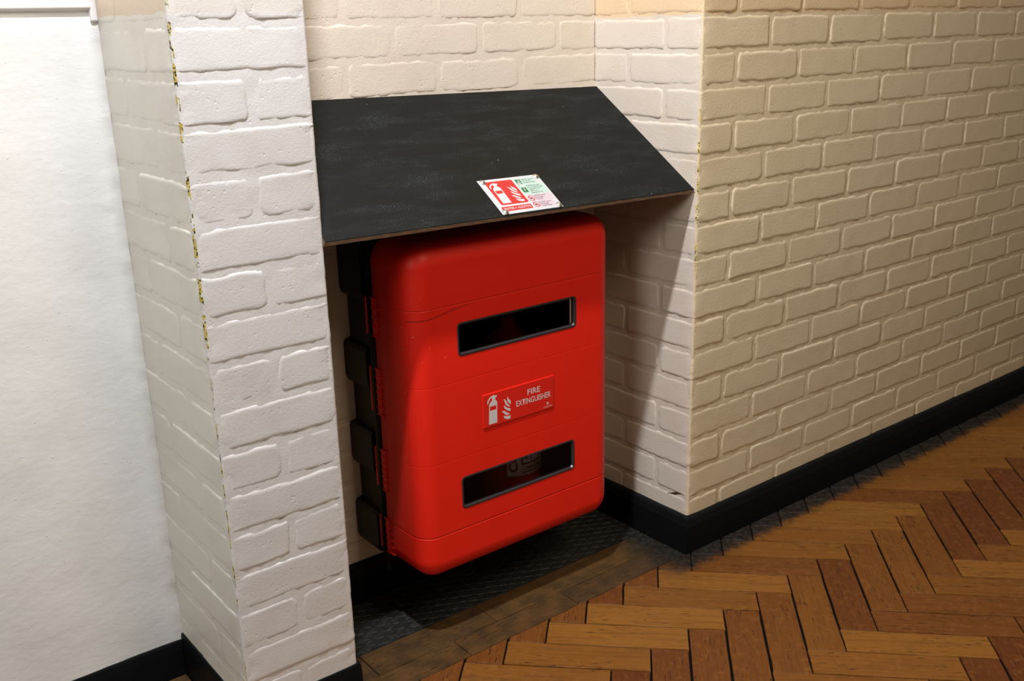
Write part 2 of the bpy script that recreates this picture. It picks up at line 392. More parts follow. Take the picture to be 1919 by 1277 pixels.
def mortar(ch, name, mat, depth, ds=0.010, zmax=1.43, zhi=2.7):
    ss = set(); k = 0.0
    while k < ch.total: ss.add(round(k, 5)); k += ds
    ss.add(ch.total)
    for c in ch.cs:
        for e in (-1.0, -0.6, -0.2, 0.2, 0.6, 1.0): ss.add(round(c + e * ch.r, 5))
    ss = sorted(ss); zs = [0.0]
    while zs[-1] < zmax: zs.append(zs[-1] + 0.010)
    zs.append(zhi)
    V = []; F = []
    for z in zs:
        for s in ss:
            q = ch.xyz(s, z, 0)
            d = -depth + 0.0007 * nz(q.x * 30, q.y * 30, q.z * 30) + 0.0007 * nz(q.x * 90, q.y * 90 + 7, q.z * 90)
            V.append(ch.xyz(s, z, d))
    n = len(ss)
    for j in range(len(zs) - 1):
        for i in range(n - 1): F.append((j * n + i, j * n + i + 1, (j + 1) * n + i + 1, (j + 1) * n + i))
    nb = len(V)                                                   # a back so the wall has thickness
    for s in (ss[0], ss[-1]):
        pass
    me = mesh(name, V, F, True)
    o = structure(name, me, mat)
    return o

def axis_samples(L, step, edge=(0.0, 0.0025, 0.005, 0.008, 0.012, 0.018)):
    a = [e for e in edge if e < L / 2 - 0.004]
    mid = L - 2 * a[-1]; n = max(1, round(mid / step))
    return a + [a[-1] + mid * k / n for k in range(1, n)] + [L - e for e in reversed(a)]
BRICKS = 0
def brick(ch, parent, mat, s0, s1, z0, z1, relief, joint=0.010, sink=0.0):
    """One painted brick of the run between s0..s1, z0..z1 (joint centre lines), proud of the mortar by relief."""
    global BRICKS; BRICKS += 1
    sd = random.uniform(0, 500)
    a0, a1 = s0 + joint / 2 - 0.002, s1 - joint / 2 + 0.002
    b0, b1 = z0 + joint / 2 - 0.002, z1 - joint / 2 + 0.002
    if s0 <= 0.0: a0 = s0
    if s1 >= ch.total - 1e-6: a1 = s1
    us = [a0 + u for u in axis_samples(a1 - a0, 0.014)]
    for c in ch.cs:
        if a0 < c < a1:
            us = [u for u in us if abs(u - c) > ch.r * 1.3] + [c + e * ch.r for e in (-1, -0.66, -0.33, 0, 0.33, 0.66, 1)]
    us = sorted(us); vs = [b0 + v for v in axis_samples(b1 - b0, 0.010)]
    off = random.uniform(-0.0004, 0.0004); tu = random.uniform(-0.0007, 0.0007); tv = random.uniform(-0.0005, 0.0005)
    rc = random.uniform(0.009, 0.018); shift = random.uniform(-0.0012, 0.0012)
    mid = ch.xyz((a0 + a1) / 2, (b0 + b1) / 2, 0)
    V = []; F = []
    hs, hz = (a1 - a0) / 2, (b1 - b0) / 2
    for v in vs:
        for u in us:
            x = u - (a0 + a1) / 2; y = v - (b0 + b1) / 2 - shift
            wob = 0.0034 * nz(u * 38 + sd, v * 38, 0) + 0.0030 * nz(u * 120 + sd, v * 120, 3)
            qx = abs(x) - (hs - rc); qy = abs(y) - (hz - rc)
            if s0 <= 0.0 and x < 0: qx = -rc
            if s1 >= ch.total - 1e-6 and x > 0: qx = -rc
            dist = math.hypot(max(qx, 0), max(qy, 0)) + min(max(qx, qy), 0) - rc      # signed distance to the rounded outline
            t = -dist - 0.0012 + wob
            h = sstep(-0.0020, 0.0045, t)
            face = off + tu * x / hs + tv * y / hz + 0.0004 * nz(u * 22 + sd, v * 22, 9) + 0.0003 * nz(u * 80, v * 80, sd)
            for c in ch.cs:                                              # knocked arris
                if abs(u - c) < 0.016: face -= (1 - abs(u - c) / 0.016) * (0.0022 + 0.0030 * nz(v * 60 + sd, c * 9, 1) + 0.0022 * nz(v * 170, sd, 4))
            d = -relief - 0.0016 + (relief + 0.0016 + face) * h - sink
            V.append(ch.xyz(u, v, d) - mid)
    n = len(us)
    for j in range(len(vs) - 1):
        for i in range(n - 1): F.append((j * n + i, j * n + i + 1, (j + 1) * n + i + 1, (j + 1) * n + i))
    # skirts running back into the wall so that the brick is a solid block
    ring = [i for i in range(n)] + [j * n + n - 1 for j in range(1, len(vs))] + [(len(vs) - 1) * n + i for i in range(n - 2, -1, -1)] + [j * n for j in range(len(vs) - 2, 0, -1)]
    uv = [(us[k % n], vs[k // n]) for k in ring]
    k0 = len(V)
    for (u, v) in uv: V.append(ch.xyz(u, v, -relief - 0.016 - sink) - mid)
    L = len(ring)
    for i in range(L): F.append((ring[i], k0 + i, k0 + (i + 1) % L, ring[(i + 1) % L]))
    return link('brick', mesh('brick', V, F, True), mat, parent, mid)

def joints(s0, s1, first, step):
    j = [s0]; x = first
    while x < s1 - 0.03: j.append(x); x += step
    j.append(s1); return j
ROWS = range(-1, 17)
def row_z(r): return Z0 - CH * r, Z0 - CH * (r - 1)

# right-hand run: niche side (facing left) and the corridor wall beyond the corner
ch_r = Chain([(0, D), (0, 0), (2.1, 0)])
w_right = mortar(Chain([(0, D + 0.03), (0, 0), (2.1, 0)]), 'wall_right', M_right, 0.0015)
w_right['label'] = 'cream painted brick wall right of the niche, turning into its right side'
for r in ROWS:
    z0, z1 = row_z(r); jit = random.uniform(-0.006, 0.006)
    if r % 2: js = [0, D - 0.1075] + joints(0, 0, 0, 1)[:0] + [D + 0.2266 + 0.225 * k + (random.uniform(-0.005, 0.005) if k else 0) for k in range(9)]
    else: js = [0, D - 0.222] + [D + 0.1141 + 0.225 * k + (random.uniform(-0.005, 0.005) if k else 0) for k in range(9)]
    js = [j for j in js if j < ch_r.total - 0.03] + [ch_r.total]
    for a, b in zip(js, js[1:]): brick(ch_r, w_right, M_right, a, b, z0, z1, 0.0015)

# pier between the two recesses
ch_p = Chain([(-W - PW, D), (-W - PW, 0), (-W, 0), (-W, D)])
w_pier = mortar(Chain([(-W - PW, D + 0.03), (-W - PW, 0), (-W, 0), (-W, D + 0.03)]), 'wall_pier', M_pier, 0.0009)
w_pier['label'] = 'white painted brick pier between the niche and the left recess'
C1, C2, T = ch_p.cs[0], ch_p.cs[1], ch_p.total
for r in ROWS:
    z0, z1 = row_z(r)
    if r % 2: js = [0, C1 - 0.1075, C2 + 0.1075, T]
    else: js = [0, C1 - 0.222, (C1 + C2) / 2 + random.uniform(-0.004, 0.006), C2 + 0.222, T]
    for a, b in zip(js, js[1:]): brick(ch_p, w_pier, M_pier, a, b, z0, z1, 0.0009)

# back of the niche
ch_b = Chain([(-W, D), (0, D)])
w_back = mortar(Chain([(-W - 0.03, D), (0.03, D)]), 'wall_niche_back', M_back, 0.0010)
w_back['label'] = 'grey cream painted brick wall at the back of the niche'
for r in ROWS:
    z0, z1 = row_z(r)
    js = [W - 0.228 - 0.2225 * k if r % 2 == 0 else W - 0.115 - 0.2225 * k for k in range(5)]
    js = [0] + sorted(j for j in js if 0.03 < j) + [W]
    for a, b in zip(js, js[1:]): brick(ch_b, w_back, M_back, a, b, z0, z1, 0.0010)

# left recess: plastered wall, set back above a ledge, and the white bead moulding
def plaster_grid(x0, x1, z0, z1, y, step):
    V = []; F = []; nx = int((x1 - x0) / step); nzz = int((z1 - z0) / step)
    for j in range(nzz + 1):
        for i in range(nx + 1):
            x = x0 + (x1 - x0) * i / nx; z = z0 + (z1 - z0) * j / nzz
            d = 0.0016 * nz(x * 9, z * 9, 2) + 0.0006 * nz(x * 50, z * 50, 5)
            e = math.hypot((x + 1.166) / 0.020, (z - 0.962) / 0.011)          # a knock in the plaster beside the pier
            if e < 1: d += 0.006 * (1 - e) * (1 if z < 0.962 + 0.3 * (x + 1.166) else -0.6)
            d -= 0.006 * math.exp(-(x1 - x) / 0.008) * (0.6 + nz(x * 40, z * 40, 1))     # lumpy fillet in the corner
            V.append((x, y + d, z))
    n = nx + 1
    for j in range(nzz):
        for i in range(nx): F.append((j * n + i, j * n + i + 1, (j + 1) * n + i + 1, (j + 1) * n + i))
    k = len(V)                                                               # top edge turned back
    for i in range(n): V.append((V[nzz * n + i][0], y + 0.03, z1))
    for i in range(n - 1): F.append((nzz * n + i, nzz * n + i + 1, k + i + 1, k + i))
    return V, F
V, F = plaster_grid(-2.6, -W - PW + 0.004, 0.0, 1.279, 0.323, 0.012)
w_left = structure('wall_left', mesh('wall_left', V, F, True), M_plaster)
w_left['label'] = 'smooth white plastered wall left of the brick pier'
bm = bmesh.new(); add_box(bm, (-2.6, 0.327, 1.20), (-W - PW + 0.004, 0.36, 2.7))
up = link('upper_panel', bm_mesh('upper_panel', bm), M_white_gloss, w_left)
bm = bmesh.new()
prof = [(0.329, 1.2885), (0.322, 1.2890), (0.317, 1.2915), (0.315, 1.295), (0.317, 1.2985), (0.322, 1.3005), (0.329, 1.301)]
for x in (-2.6, -1.1545): [bm.verts.new((x, p[0], p[1])) for p in prof]
bm.verts.ensure_lookup_table(); n = len(prof)
for i in range(n - 1): bm.faces.new((bm.verts[i], bm.verts[i + 1], bm.verts[n + i + 1], bm.verts[n + i]))
bm.faces.new([bm.verts[i] for i in range(n)]); bm.faces.new([bm.verts[n + i] for i in range(n)][::-1])
tr = structure('trim_1', bm_mesh('trim_1', bm, True), M_white_gloss); tr['label'] = 'white bead moulding along the top of the left plaster wall'
bm = bmesh.new(); add_box(bm, (-1.156, 0.317, 1.270), (-W - PW + 0.002, 0.345, 1.36), 0.004)
tr2 = structure('trim_2', bm_mesh('trim_2', bm), M_plaster); tr2['label'] = 'plaster fillet at the end of the white bead moulding'

# skirting boards
def skirting(name, a, b, enda, endb, label, top=HB, th=0.018):
    """a -> b in plan, room on the right-hand side; enda/endb: +1 mitre round an outer corner, -1 into an inner corner, 0 square."""
    a = Vector(a); b = Vector(b); d = (b - a).normalized(); nn = Vector((d.y, -d.x))
    prof = [(0.0, 0.0), (0.018, 0.0), (0.0182, 0.045), (0.018, top - 0.020), (0.0155, top - 0.012), (0.013, top - 0.004), (0.0095, top - 0.0005), (-0.004, top + 0.001)]
    prof = [(o * th / 0.018 if o > 0 else o, z) for o, z in prof]
    N = max(2, int((b - a).length / 0.03)); V = []; F = []; n = len(prof)
    for k in range(N + 1):
        for (o, z) in prof:
            s = -enda * o + ((b - a).length + enda * o + endb * o) * k / N
            wv = 0.0006 * nz(s * 12, z * 20, 3) if o > 0.005 else 0
            if z > top - 0.006: wv += 0.0; 
            q = a + s * d + (o + wv) * nn; V.append((q.x, q.y, z + (0.0012 * nz(s * 25, o * 50, 8) if z > top - 0.006 else 0)))
    for k in range(N):
        for i in range(n - 1): F.append((k * n + i, (k + 1) * n + i, (k + 1) * n + i + 1, k * n + i + 1))
    F.append(tuple(range(n))); F.append(tuple(N * n + i for i in reversed(range(n))))
    me0 = mesh(name, V, F); bm = bmesh.new(); bm.from_mesh(me0); bpy.data.meshes.remove(me0)
    o = structure(name, bm_mesh(name, bm), M_skirt); o['label'] = label
    return o
skirting('baseboard_right', (0, 0), (2.1, 0), 1, 0, 'black painted skirting board along the right brick wall')
skirting('baseboard_niche_right', (0, D), (0, 0), -1, 1, 'black painted skirting board on the right side of the niche')
skirting('baseboard_niche_back', (-W, D), (0, D), -1, -1, 'black painted skirting board along the back of the niche')
skirting('baseboard_niche_left', (-W, 0), (-W, D), 1, -1, 'black painted skirting board on the left side of the niche', th=0.005)
skirting('baseboard_pier', (-W - PW, 0), (-W, 0), 1, 1, 'black painted skirting board across the front of the brick pier', th=0.005)
skirting('baseboard_pier_left', (-W - PW, D), (-W - PW, 0), -1, 1, 'black painted skirting board on the left side of the brick pier', th=0.005)
skirting('baseboard_left', (-2.6, 0.323), (-W - PW, 0.323), 0, -1, 'black painted skirting board under the white plaster wall', HB - 0.014, th=0.007)

# ------------------------------------------------------------------ floor
bm = bmesh.new(); add_box(bm, (-3.2, -3.0, -0.06), (3.0, 0.6, -0.0045))
floor = structure('floor', bm_mesh('floor', bm), M_gap); floor['label'] = 'herringbone wood block floor with black dirt in the joints'

def clip(poly, px, py, nx, ny):
    out = []
    for i in range(len(poly)):
        a = poly[i]; b = poly[(i + 1) % len(poly)]
        da = (a[0] - px) * nx + (a[1] - py) * ny; db = (b[0] - px) * nx + (b[1] - py) * ny
        if da >= 0: out.append(a)
        if da * db < 0:
            t = da / (da - db); out.append((a[0] + t * (b[0] - a[0]), a[1] + t * (b[1] - a[1])))
    return out
def area(p): return 0.5 * sum(p[i][0] * p[(i + 1) % len(p)][1] - p[(i + 1) % len(p)][0] * p[i][1] for i in range(len(p)))
def inset(p, d):
    q = p
    for i in range(len(p)):
        a = p[i]; b = p[(i + 1) % len(p)]; L = math.hypot(b[0] - a[0], b[1] - a[1])
        if L < 1e-6: continue
        nx, ny = -(b[1] - a[1]) / L, (b[0] - a[0]) / L
        q = clip(q, a[0] + nx * d, a[1] + ny * d, nx, ny)
        if len(q) < 3: return []
    return q
def prism(name, poly, ang, top, bottom, bev, mat, parent, rag=0.0):
    """A convex block with eased edges; the object's own x axis lies along ang (the grain)."""
    if area(poly) < 0: poly = poly[::-1]
    poly = [p for i, p in enumerate(poly) if math.hypot(p[0] - poly[i - 1][0], p[1] - poly[i - 1][1]) > 1e-5]
    if len(poly) < 3 or area(poly) < 4e-5: return None
    if rag:
        dense = []
        for i in range(len(poly)):
            a, b = poly[i], poly[(i + 1) % len(poly)]; L = math.hypot(b[0] - a[0], b[1] - a[1]); k = max(1, int(L / 0.03))
            nx, ny = -(b[1] - a[1]) / L, (b[0] - a[0]) / L
            for j in range(k):
                w_ = abs(nz(a[0] * 50 + j * 3.7, a[1] * 50, i)) * rag if j else 0
                dense.append((a[0] + (b[0] - a[0]) * j / k + nx * w_, a[1] + (b[1] - a[1]) * j / k + ny * w_))
        outer = dense
    else: outer = poly
    cx = sum(p[0] for p in poly) / len(poly); cyy = sum(p[1] for p in poly) / len(poly)
    ins = [(cx + (p[0] - cx) * (1 - bev / max(0.01, math.hypot(p[0] - cx, p[1] - cyy))), cyy + (p[1] - cyy) * (1 - bev / max(0.01, math.hypot(p[0] - cx, p[1] - cyy)))) for p in outer]
    ca, sa = math.cos(-ang), math.sin(-ang)
    loc = lambda p: ((p[0] - cx) * ca - (p[1] - cyy) * sa, (p[0] - cx) * sa + (p[1] - cyy) * ca)
    n = len(outer); tilt = (random.uniform(-1, 1) * 0.0006, random.uniform(-1, 1) * 0.0006)
    V = [(*loc(p), top) for p in ins] + [(*loc(p), top - bev) for p in outer] + [(*loc(p), bottom) for p in outer]
    F = [tuple(range(n)), tuple(2 * n + i for i in reversed(range(n)))]
    for i in range(n):
        j = (i + 1) % n
        F.append((n + i, n + j, j, i)); F.append((2 * n + i, 2 * n + j, n + j, n + i))
    return link(name, mesh(name, V, F), mat, parent, (cx, cyy, 0), (0, 0, ang))

LB, WB = 0.300, 0.0805
e1 = (math.sqrt(.5), -math.sqrt(.5)); e2 = (-math.sqrt(.5), -math.sqrt(.5))
PX, PY = 0.2035, -0.2340                                           # a measured peak of the zigzag: end of one block, head of the next
AX, AY = PX - LB * e1[0], PY - LB * e1[1]
def quad(ox, oy, l1, l2, g1, g2):
    q = []
    for a, b in ((g1, g2), (l1 - g1, g2), (l1 - g1, l2 - g2), (g1, l2 - g2)): q.append((ox + a * e1[0] + b * e2[0], oy + a * e1[1] + b * e2[1]))
    return q
YCUT = -0.0130
nblk = 0
for m_ in range(-3, 4):
    for k in range(-24, 28):
        ox = AX + (k * WB) * (e1[0] - e2[0]) + m_ * LB * (e1[0] + e2[0]); oy = AY + k * WB * (e1[1] - e2[1]) + m_ * LB * (e1[1] + e2[1])
        for kind in (0, 1):
            if kind == 0: q = quad(ox, oy, LB, WB, 0.0006, 0.0009 + random.uniform(0, 0.0006)); ang = -math.pi / 4
            else: q = quad(ox + LB * e1[0], oy + LB * e1[1], WB, LB, 0.0015 + random.uniform(0, 0.0014), 0.0006); ang = -3 * math.pi / 4
            mx = sum(p[0] for p in q) / 4; my = sum(p[1] for p in q) / 4
            if mx < -1.3 or mx > 2.0 or my < -1.0 or my > 0.12: continue
            if my < -1.05 + 0.25 * mx and mx < -0.9: continue
            q = clip(q, 0, YCUT, 0, -1)
            if len(q) < 3: continue
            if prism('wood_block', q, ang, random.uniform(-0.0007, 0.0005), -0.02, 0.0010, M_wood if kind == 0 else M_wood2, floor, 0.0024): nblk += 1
# two border boards across the mouth of the niche (and on behind the pier's line into the left recess)
def boards(x0, x1, y0, y1, first, ang=0.0):
    xs = [x0]; x = first
    while x < x1 - 0.02:
        if x > x0 + 0.02: xs.append(x)
        x += 0.30
    xs.append(x1)
    for a, b in zip(xs, xs[1:]):
        q = [(a + 0.0007, y0 + 0.0008), (b - 0.0007, y0 + 0.0008), (b - 0.0007, y1 - 0.0008), (a + 0.0007, y1 - 0.0008)]
        prism('border_board', q, ang, random.uniform(-0.0008, 0.0002), -0.02, 0.0010, M_border, floor, 0.0012)
boards(-W + 0.006, -0.019, 0.053, 0.136, -0.849)
boards(-W + 0.006, -0.019, YCUT, 0.053, -0.966)
boards(-1.62, -W - PW - 0.006, YCUT, 0.085, -1.40)
boards(-1.62, -W - PW - 0.006, 0.085, 0.198, -1.55)
boards(-1.62, -W - PW - 0.006, 0.198, 0.315, -1.38)

# ------------------------------------------------------------------ rubber mat in the niche
MX0, MX1, MY0, MY1 = -W + 0.006, -0.020, 0.139, D - 0.020
mat_o = empty('rubber_mat', ((MX0 + MX1) / 2, (MY0 + MY1) / 2, 0), 'dusty black rubber mat with a diamond tread lining the niche floor', 'mat')
mo = mat_o.location
bm = bmesh.new(); add_box(bm, (MX0 - mo.x, MY0 - mo.y, -0.0044), (MX1 - mo.x, MY1 - mo.y, -0.0016), 0.0006, 1)
link('mat_sheet', bm_mesh('mat_sheet', bm), M_groove, mat_o)
AX2, AY2 = -0.7463, 0.1365
n_st = 0
for i in range(-40, 60):
    for j in range(-60, 60):
        px = AX2 + 0.0270 * (i + j); py = AY2 + 0.0128 * (i - j)
        if not (MX0 - 0.03 < px < MX1 + 0.03 and MY0 - 0.02 < py < MY1 + 0.02): continue
        q = [(px - 0.0248, py), (px, py - 0.0117), (px + 0.0248, py), (px, py + 0.0117)]
        for c in ((MX0 + 0.001, 0, 1, 0), (MX1 - 0.001, 0, -1, 0), (0, MY0 + 0.001, 0, 1), (0, MY1 - 0.001, 0, -1)):
            q = clip(q, *c)
            if len(q) < 3: break
        if len(q) < 3 or abs(area(q)) < 5e-5: continue
        o = prism('tread_stud', q, 0, 0.0004, -0.0030, 0.0010, M_rubber, mat_o)
        if o is not None: o.location = (o.location.x - mo.x, o.location.y - mo.y, 0); n_st += 1

# ------------------------------------------------------------------ fire extinguisher cabinet
XL, XR, ZB, ZT, YF, YS, YB, YW = -0.7220, -0.1920, 0.1430, 0.8600, 0.0650, 0.2020, 0.2430, 0.3330
cab = empty('extinguisher_cabinet', ((XL + XR) / 2, YW, ZB), 'red and black plastic fire extinguisher cabinet hanging in the niche under the sloping shelf', 'cabinet')
O = Vector(cab.location)
def sh(me):
    me.transform(Matrix.Translation(-O)); return me
def ring_surface(rings, close_first=False):
    V = [p for r in rings for p in r]; n = len(rings[0]); F = []
    for k in range(len(rings) - 1):
        for i in range(n):
            j = (i + 1) % n; F.append((k * n + i, k * n + j, (k + 1) * n + j, (k + 1) * n + i))
    return V, F
# lid: deep rounded shell with two window openings
RC, RF = 0.050, 0.042
WIN = [(-0.6165, 0.6245, -0.3045, 0.6935), (-0.6205, 0.2915, -0.3110, 0.3635)]
rings = []
def lid_ring(ins, y): return [(p[0], y, p[1]) for p in rrect(XL + ins, ZB + ins, XR - ins, ZT - ins, max(RC - ins, 0.004), 8)]
rings.append(lid_ring(0.0, YS)); rings.append(lid_ring(0.0008, YS - 0.03)); rings.append(lid_ring(0.0015, YF + RF + 0.01))
for k in range(0, 11):
    t = k / 10 * math.pi / 2
    rings.append(lid_ring(0.002 + RF * (1 - math.cos(t)), YF + RF * (1 - math.sin(t))))
rings.append(lid_ring(RF + 0.005, YF))
V, F = ring_surface(rings)
n = len(rings[0]); lastring = [Vector((p[0], p[2], 0)) for p in rings[-1]]
holes = [[Vector((p[0], p[1], 0)) for p in rrect(a, b, c, d, 0.009, 4)] for a, b, c, d in WIN]
loops = [lastring] + holes; flat = [p for l in loops for p in l]
k0 = len(V) - n
idx = list(range(k0, k0 + n))
for h in holes:
    for p in h: idx.append(len(V)); V.append((p.x, YF, p.y))
for t in geometry.tessellate_polygon(loops): F.append(tuple(idx[i] for i in t))
me0 = mesh('lid', V, F); bm = bmesh.new(); bm.from_mesh(me0); bpy.data.meshes.remove(me0)
bmesh.ops.recalc_face_normals(bm, faces=bm.faces)
lid_me = bpy.data.meshes.new('lid'); bm.to_mesh(lid_me); bm.free()
nf = len(lid_me.polygons); 
for p in lid_me.polygons: p.use_smooth = abs(p.normal.y) < 0.9999
if sum(1 for p in lid_me.polygons if p.normal.y < -0.9) < sum(1 for p in lid_me.polygons if p.normal.y > 0.9): lid_me.flip_normals()
lid = link('lid', sh(lid_me), M_red, cab); lid['label'] = 'red moulded front lid with two narrow windows'
so = lid.modifiers.new('shell', 'SOLIDIFY'); so.thickness = 0.0035; so.offset = -1
# windows: seal and clear pane, sub-parts of the lid
for a, b, c, d in WIN:
    o_ = rrect(a, b, c, d, 0.009, 4); i1 = rrect(a + 0.0035, b + 0.0035, c - 0.0035, d - 0.0035, 0.0065, 4); i2 = rrect(a + 0.006, b + 0.006, c - 0.006, d - 0.006, 0.005, 4)
    rg = [[(p[0], YF + 0.004, p[1]) for p in o_], [(p[0], YF - 0.0010, p[1]) for p in o_], [(p[0], YF - 0.0012, p[1]) for p in i1], [(p[0], YF + 0.0035, p[1]) for p in i2], [(p[0], YF + 0.008, p[1]) for p in i2], [(p[0], YF + 0.008, p[1]) for p in o_], [(p[0], YF + 0.004, p[1]) for p in o_]]
    V, F = ring_surface(rg); me0 = mesh('window_seal', V, F); bm = bmesh.new(); bm.from_mesh(me0); bmesh.ops.remove_doubles(bm, verts=bm.verts, dist=1e-5); bpy.data.meshes.remove(me0)
    link('window_seal', sh(bm_mesh('window_seal', bm)), M_gasket, lid)
    p1 = rrect(a + 0.004, b + 0.004, c - 0.004, d - 0.004, 0.006, 4); p2 = rrect(a + 0.0085, b + 0.0085, c - 0.0085, d - 0.0085, 0.0045, 4)
    rg = [[(p[0], YF + 0.0066, p[1]) for p in p1], [(p[0], YF + 0.0040, p[1]) for p in p1], [(p[0], YF + 0.0022, p[1]) for p in p2]]
    V, F = ring_surface(rg); n = len(p1); F.append(tuple(range(n))); F.append(tuple(2 * n + i for i in reversed(range(n))))
    me0 = mesh('window_pane', V, F); bm = bmesh.new(); bm.from_mesh(me0); bpy.data.meshes.remove(me0)
    link('window_pane', sh(bm_mesh('window_pane', bm)), M_clear, lid)
# sign plate and its print
bm = bmesh.new(); add_box(bm, (-0.5612, YF - 0.0024, 0.4552), (-0.3706, YF + 0.001, 0.5288), 0.0014, 2)
link('sign_plate', sh(bm_mesh('sign_plate', bm)), M_red_plain, lid)
onlid = lambda u, v, h: Vector((u, YF - 0.0024 - h, v)) - O
EXT = [(-0.5476, 0.4613), (-0.5455, 0.5036), (-0.5441, 0.5078), (-0.5402, 0.5105), (-0.5378, 0.5127), (-0.5374, 0.5193), (-0.5384, 0.5219), (-0.5352, 0.5236), (-0.5331, 0.5234), (-0.5304, 0.5218), (-0.5254, 0.5214), (-0.5254, 0.5180), (-0.5291, 0.5176), (-0.5300, 0.5126), (-0.5276, 0.5108), (-0.5256, 0.5080), (-0.5250, 0.5036), (-0.5261, 0.4613)]
STRIPE = [(-0.5438, 0.5000), (-0.5273, 0.5000), (-0.5275, 0.4908), (-0.5440, 0.4908)]
HOSE = [(-0.5503, 0.5072), (-0.5500, 0.5119), (-0.5480, 0.5158), (-0.5449, 0.5192), (-0.5414, 0.5213), (-0.5383, 0.5220), (-0.5378, 0.5187), (-0.5410, 0.5180), (-0.5443, 0.5155), (-0.5472, 0.5112), (-0.5484, 0.5070)]
FLAMES = [[(-0.4970, 0.5115), (-0.4957, 0.5066), (-0.4925, 0.5032), (-0.4897, 0.5002), (-0.4899, 0.4920), (-0.4941, 0.4959), (-0.4980, 0.5014), (-0.4984, 0.5062)],
          [(-0.5083, 0.5085), (-0.5046, 0.5064), (-0.5011, 0.5028), (-0.4991, 0.4975), (-0.4960, 0.4930), (-0.4920, 0.4899), (-0.4922, 0.4877), (-0.4979, 0.4896), (-0.5035, 0.4953), (-0.5052, 0.5017)],
          [(-0.5073, 0.4942), (-0.5016, 0.4885), (-0.4965, 0.4853), (-0.4909, 0.4836), (-0.4911, 0.4768), (-0.4968, 0.4796), (-0.5046, 0.4852), (-0.5073, 0.4896)],
          [(-0.5137, 0.4812), (-0.5100, 0.4820), (-0.5068, 0.4816), (-0.5030, 0.4788), (-0.4998, 0.4760), (-0.4925, 0.4718), (-0.4986, 0.4699), (-0.5042, 0.4724), (-0.5084, 0.4772)],
          [(-0.5088, 0.4719), (-0.5045, 0.4692), (-0.5001, 0.4678), (-0.4955, 0.4674), (-0.4911, 0.4679), (-0.4914, 0.4611), (-0.4990, 0.4612), (-0.5067, 0.4645), (-0.5082, 0.4685)]]
link('extinguisher_symbol', flat_shape('extinguisher_symbol', [EXT, STRIPE], onlid, 0.0002), M_pale_print, lid)
link('hose_symbol', flat_shape('hose_symbol', [HOSE], onlid, 0.0002), M_pale_print, lid)
for f in FLAMES: link('flame_symbol', flat_shape('flame_symbol', [f], onlid, 0.0002), M_pale_print, lid)
link('lettering', text_mesh('lettering', 'FIRE', (-0.4441, 0.5012, -0.4095, 0.5138), onlid, 0.0002, 0.012), M_pale_print, lid)
link('lettering', text_mesh('lettering', 'EXTINGUISHER', (-0.4749, 0.4822, -0.3803, 0.4952), onlid, 0.0002, 0.010), M_pale_print, lid)
link('lettering', text_mesh('lettering', 'D A K E N', (-0.3997, 0.4598, -0.3779, 0.4634), onlid, 0.0002, 0.006), M_pale_print, lid)
lg = [(-0.3914, 0.4714), (-0.3888, 0.4714), (-0.3888, 0.4702), (-0.3903, 0.4702), (-0.3903, 0.4672), (-0.3888, 0.4672), (-0.3888, 0.4660), (-0.3914, 0.4660)]
link('emblem', flat_shape('emblem', [lg], onlid, 0.0002), M_pale_print, lid)
arc = [(-0.3884 + r_ * math.cos(t), 0.4687 + r_ * math.sin(t)) for r_, ts in ((0.0027, [k * math.pi / 8 - math.pi / 2 for k in range(9)]), (0.0013, [math.pi / 2 - k * math.pi / 8 for k in range(9)])) for t in ts]
link('emblem', flat_shape('emblem', [arc], onlid, 0.0002), M_pale_print, lid)
# hinge knuckles with ribs on the lid, red leaf strips and the black rod
GR = [(0.657, 0.739, 5), (0.488, 0.590, 7), (0.316, 0.411, 7), (0.170, 0.252, 6)]
for z0, z1, k in GR:
    bm = bmesh.new(); add_box(bm, (XL - 0.0015, YS - 0.010, z0 + 0.004), (XL + 0.004, YS + 0.006, z1), 0.0006, 1)
    for i in range(k):
        zc = z1 - (z1 - z0 - 0.003) * i / (k - 1)
        a = [(XL - 0.0030, YS + 0.006), (XL + 0.002, YS + 0.006), (XL + 0.002, YS - 0.022), (XL - 0.0002, YS - 0.022), (XL - 0.0030, YS - 0.006)]
        vs = [[bm.verts.new((p[0], p[1], z)) for p in a] for z in (zc, zc - 0.0028)]
        bm.faces.new(vs[0]); bm.faces.new(vs[1][::-1])
        for q in range(5): bm.faces.new((vs[0][q], vs[0][(q + 1) % 5], vs[1][(q + 1) % 5], vs[1][q]))
    link('hinge_knuckle', sh(bm_mesh('hinge_knuckle', bm)), M_red, lid)
    bm = bmesh.new(); add_box(bm, (XL + 0.001, 0.2330, z0), (XL + 0.010, 0.2390, z1 - 0.004), 0.001, 1)
    link('hinge_strip', sh(bm_mesh('hinge_strip', bm)), M_hinge_red, cab)
bm = bmesh.new(); add_cyl(bm, (XL + 0.0055, 0.2200, 0.120), (XL + 0.0055, 0.2200, 0.787), 0.0085, seg=16); add_cyl(bm, (XL + 0.0055, 0.2200, 0.787), (XL + 0.0055, 0.2200, 0.792), 0.0085, 0.005, seg=16)
link('hinge_rod', sh(bm_mesh('hinge_rod', bm, True)), M_black, cab)
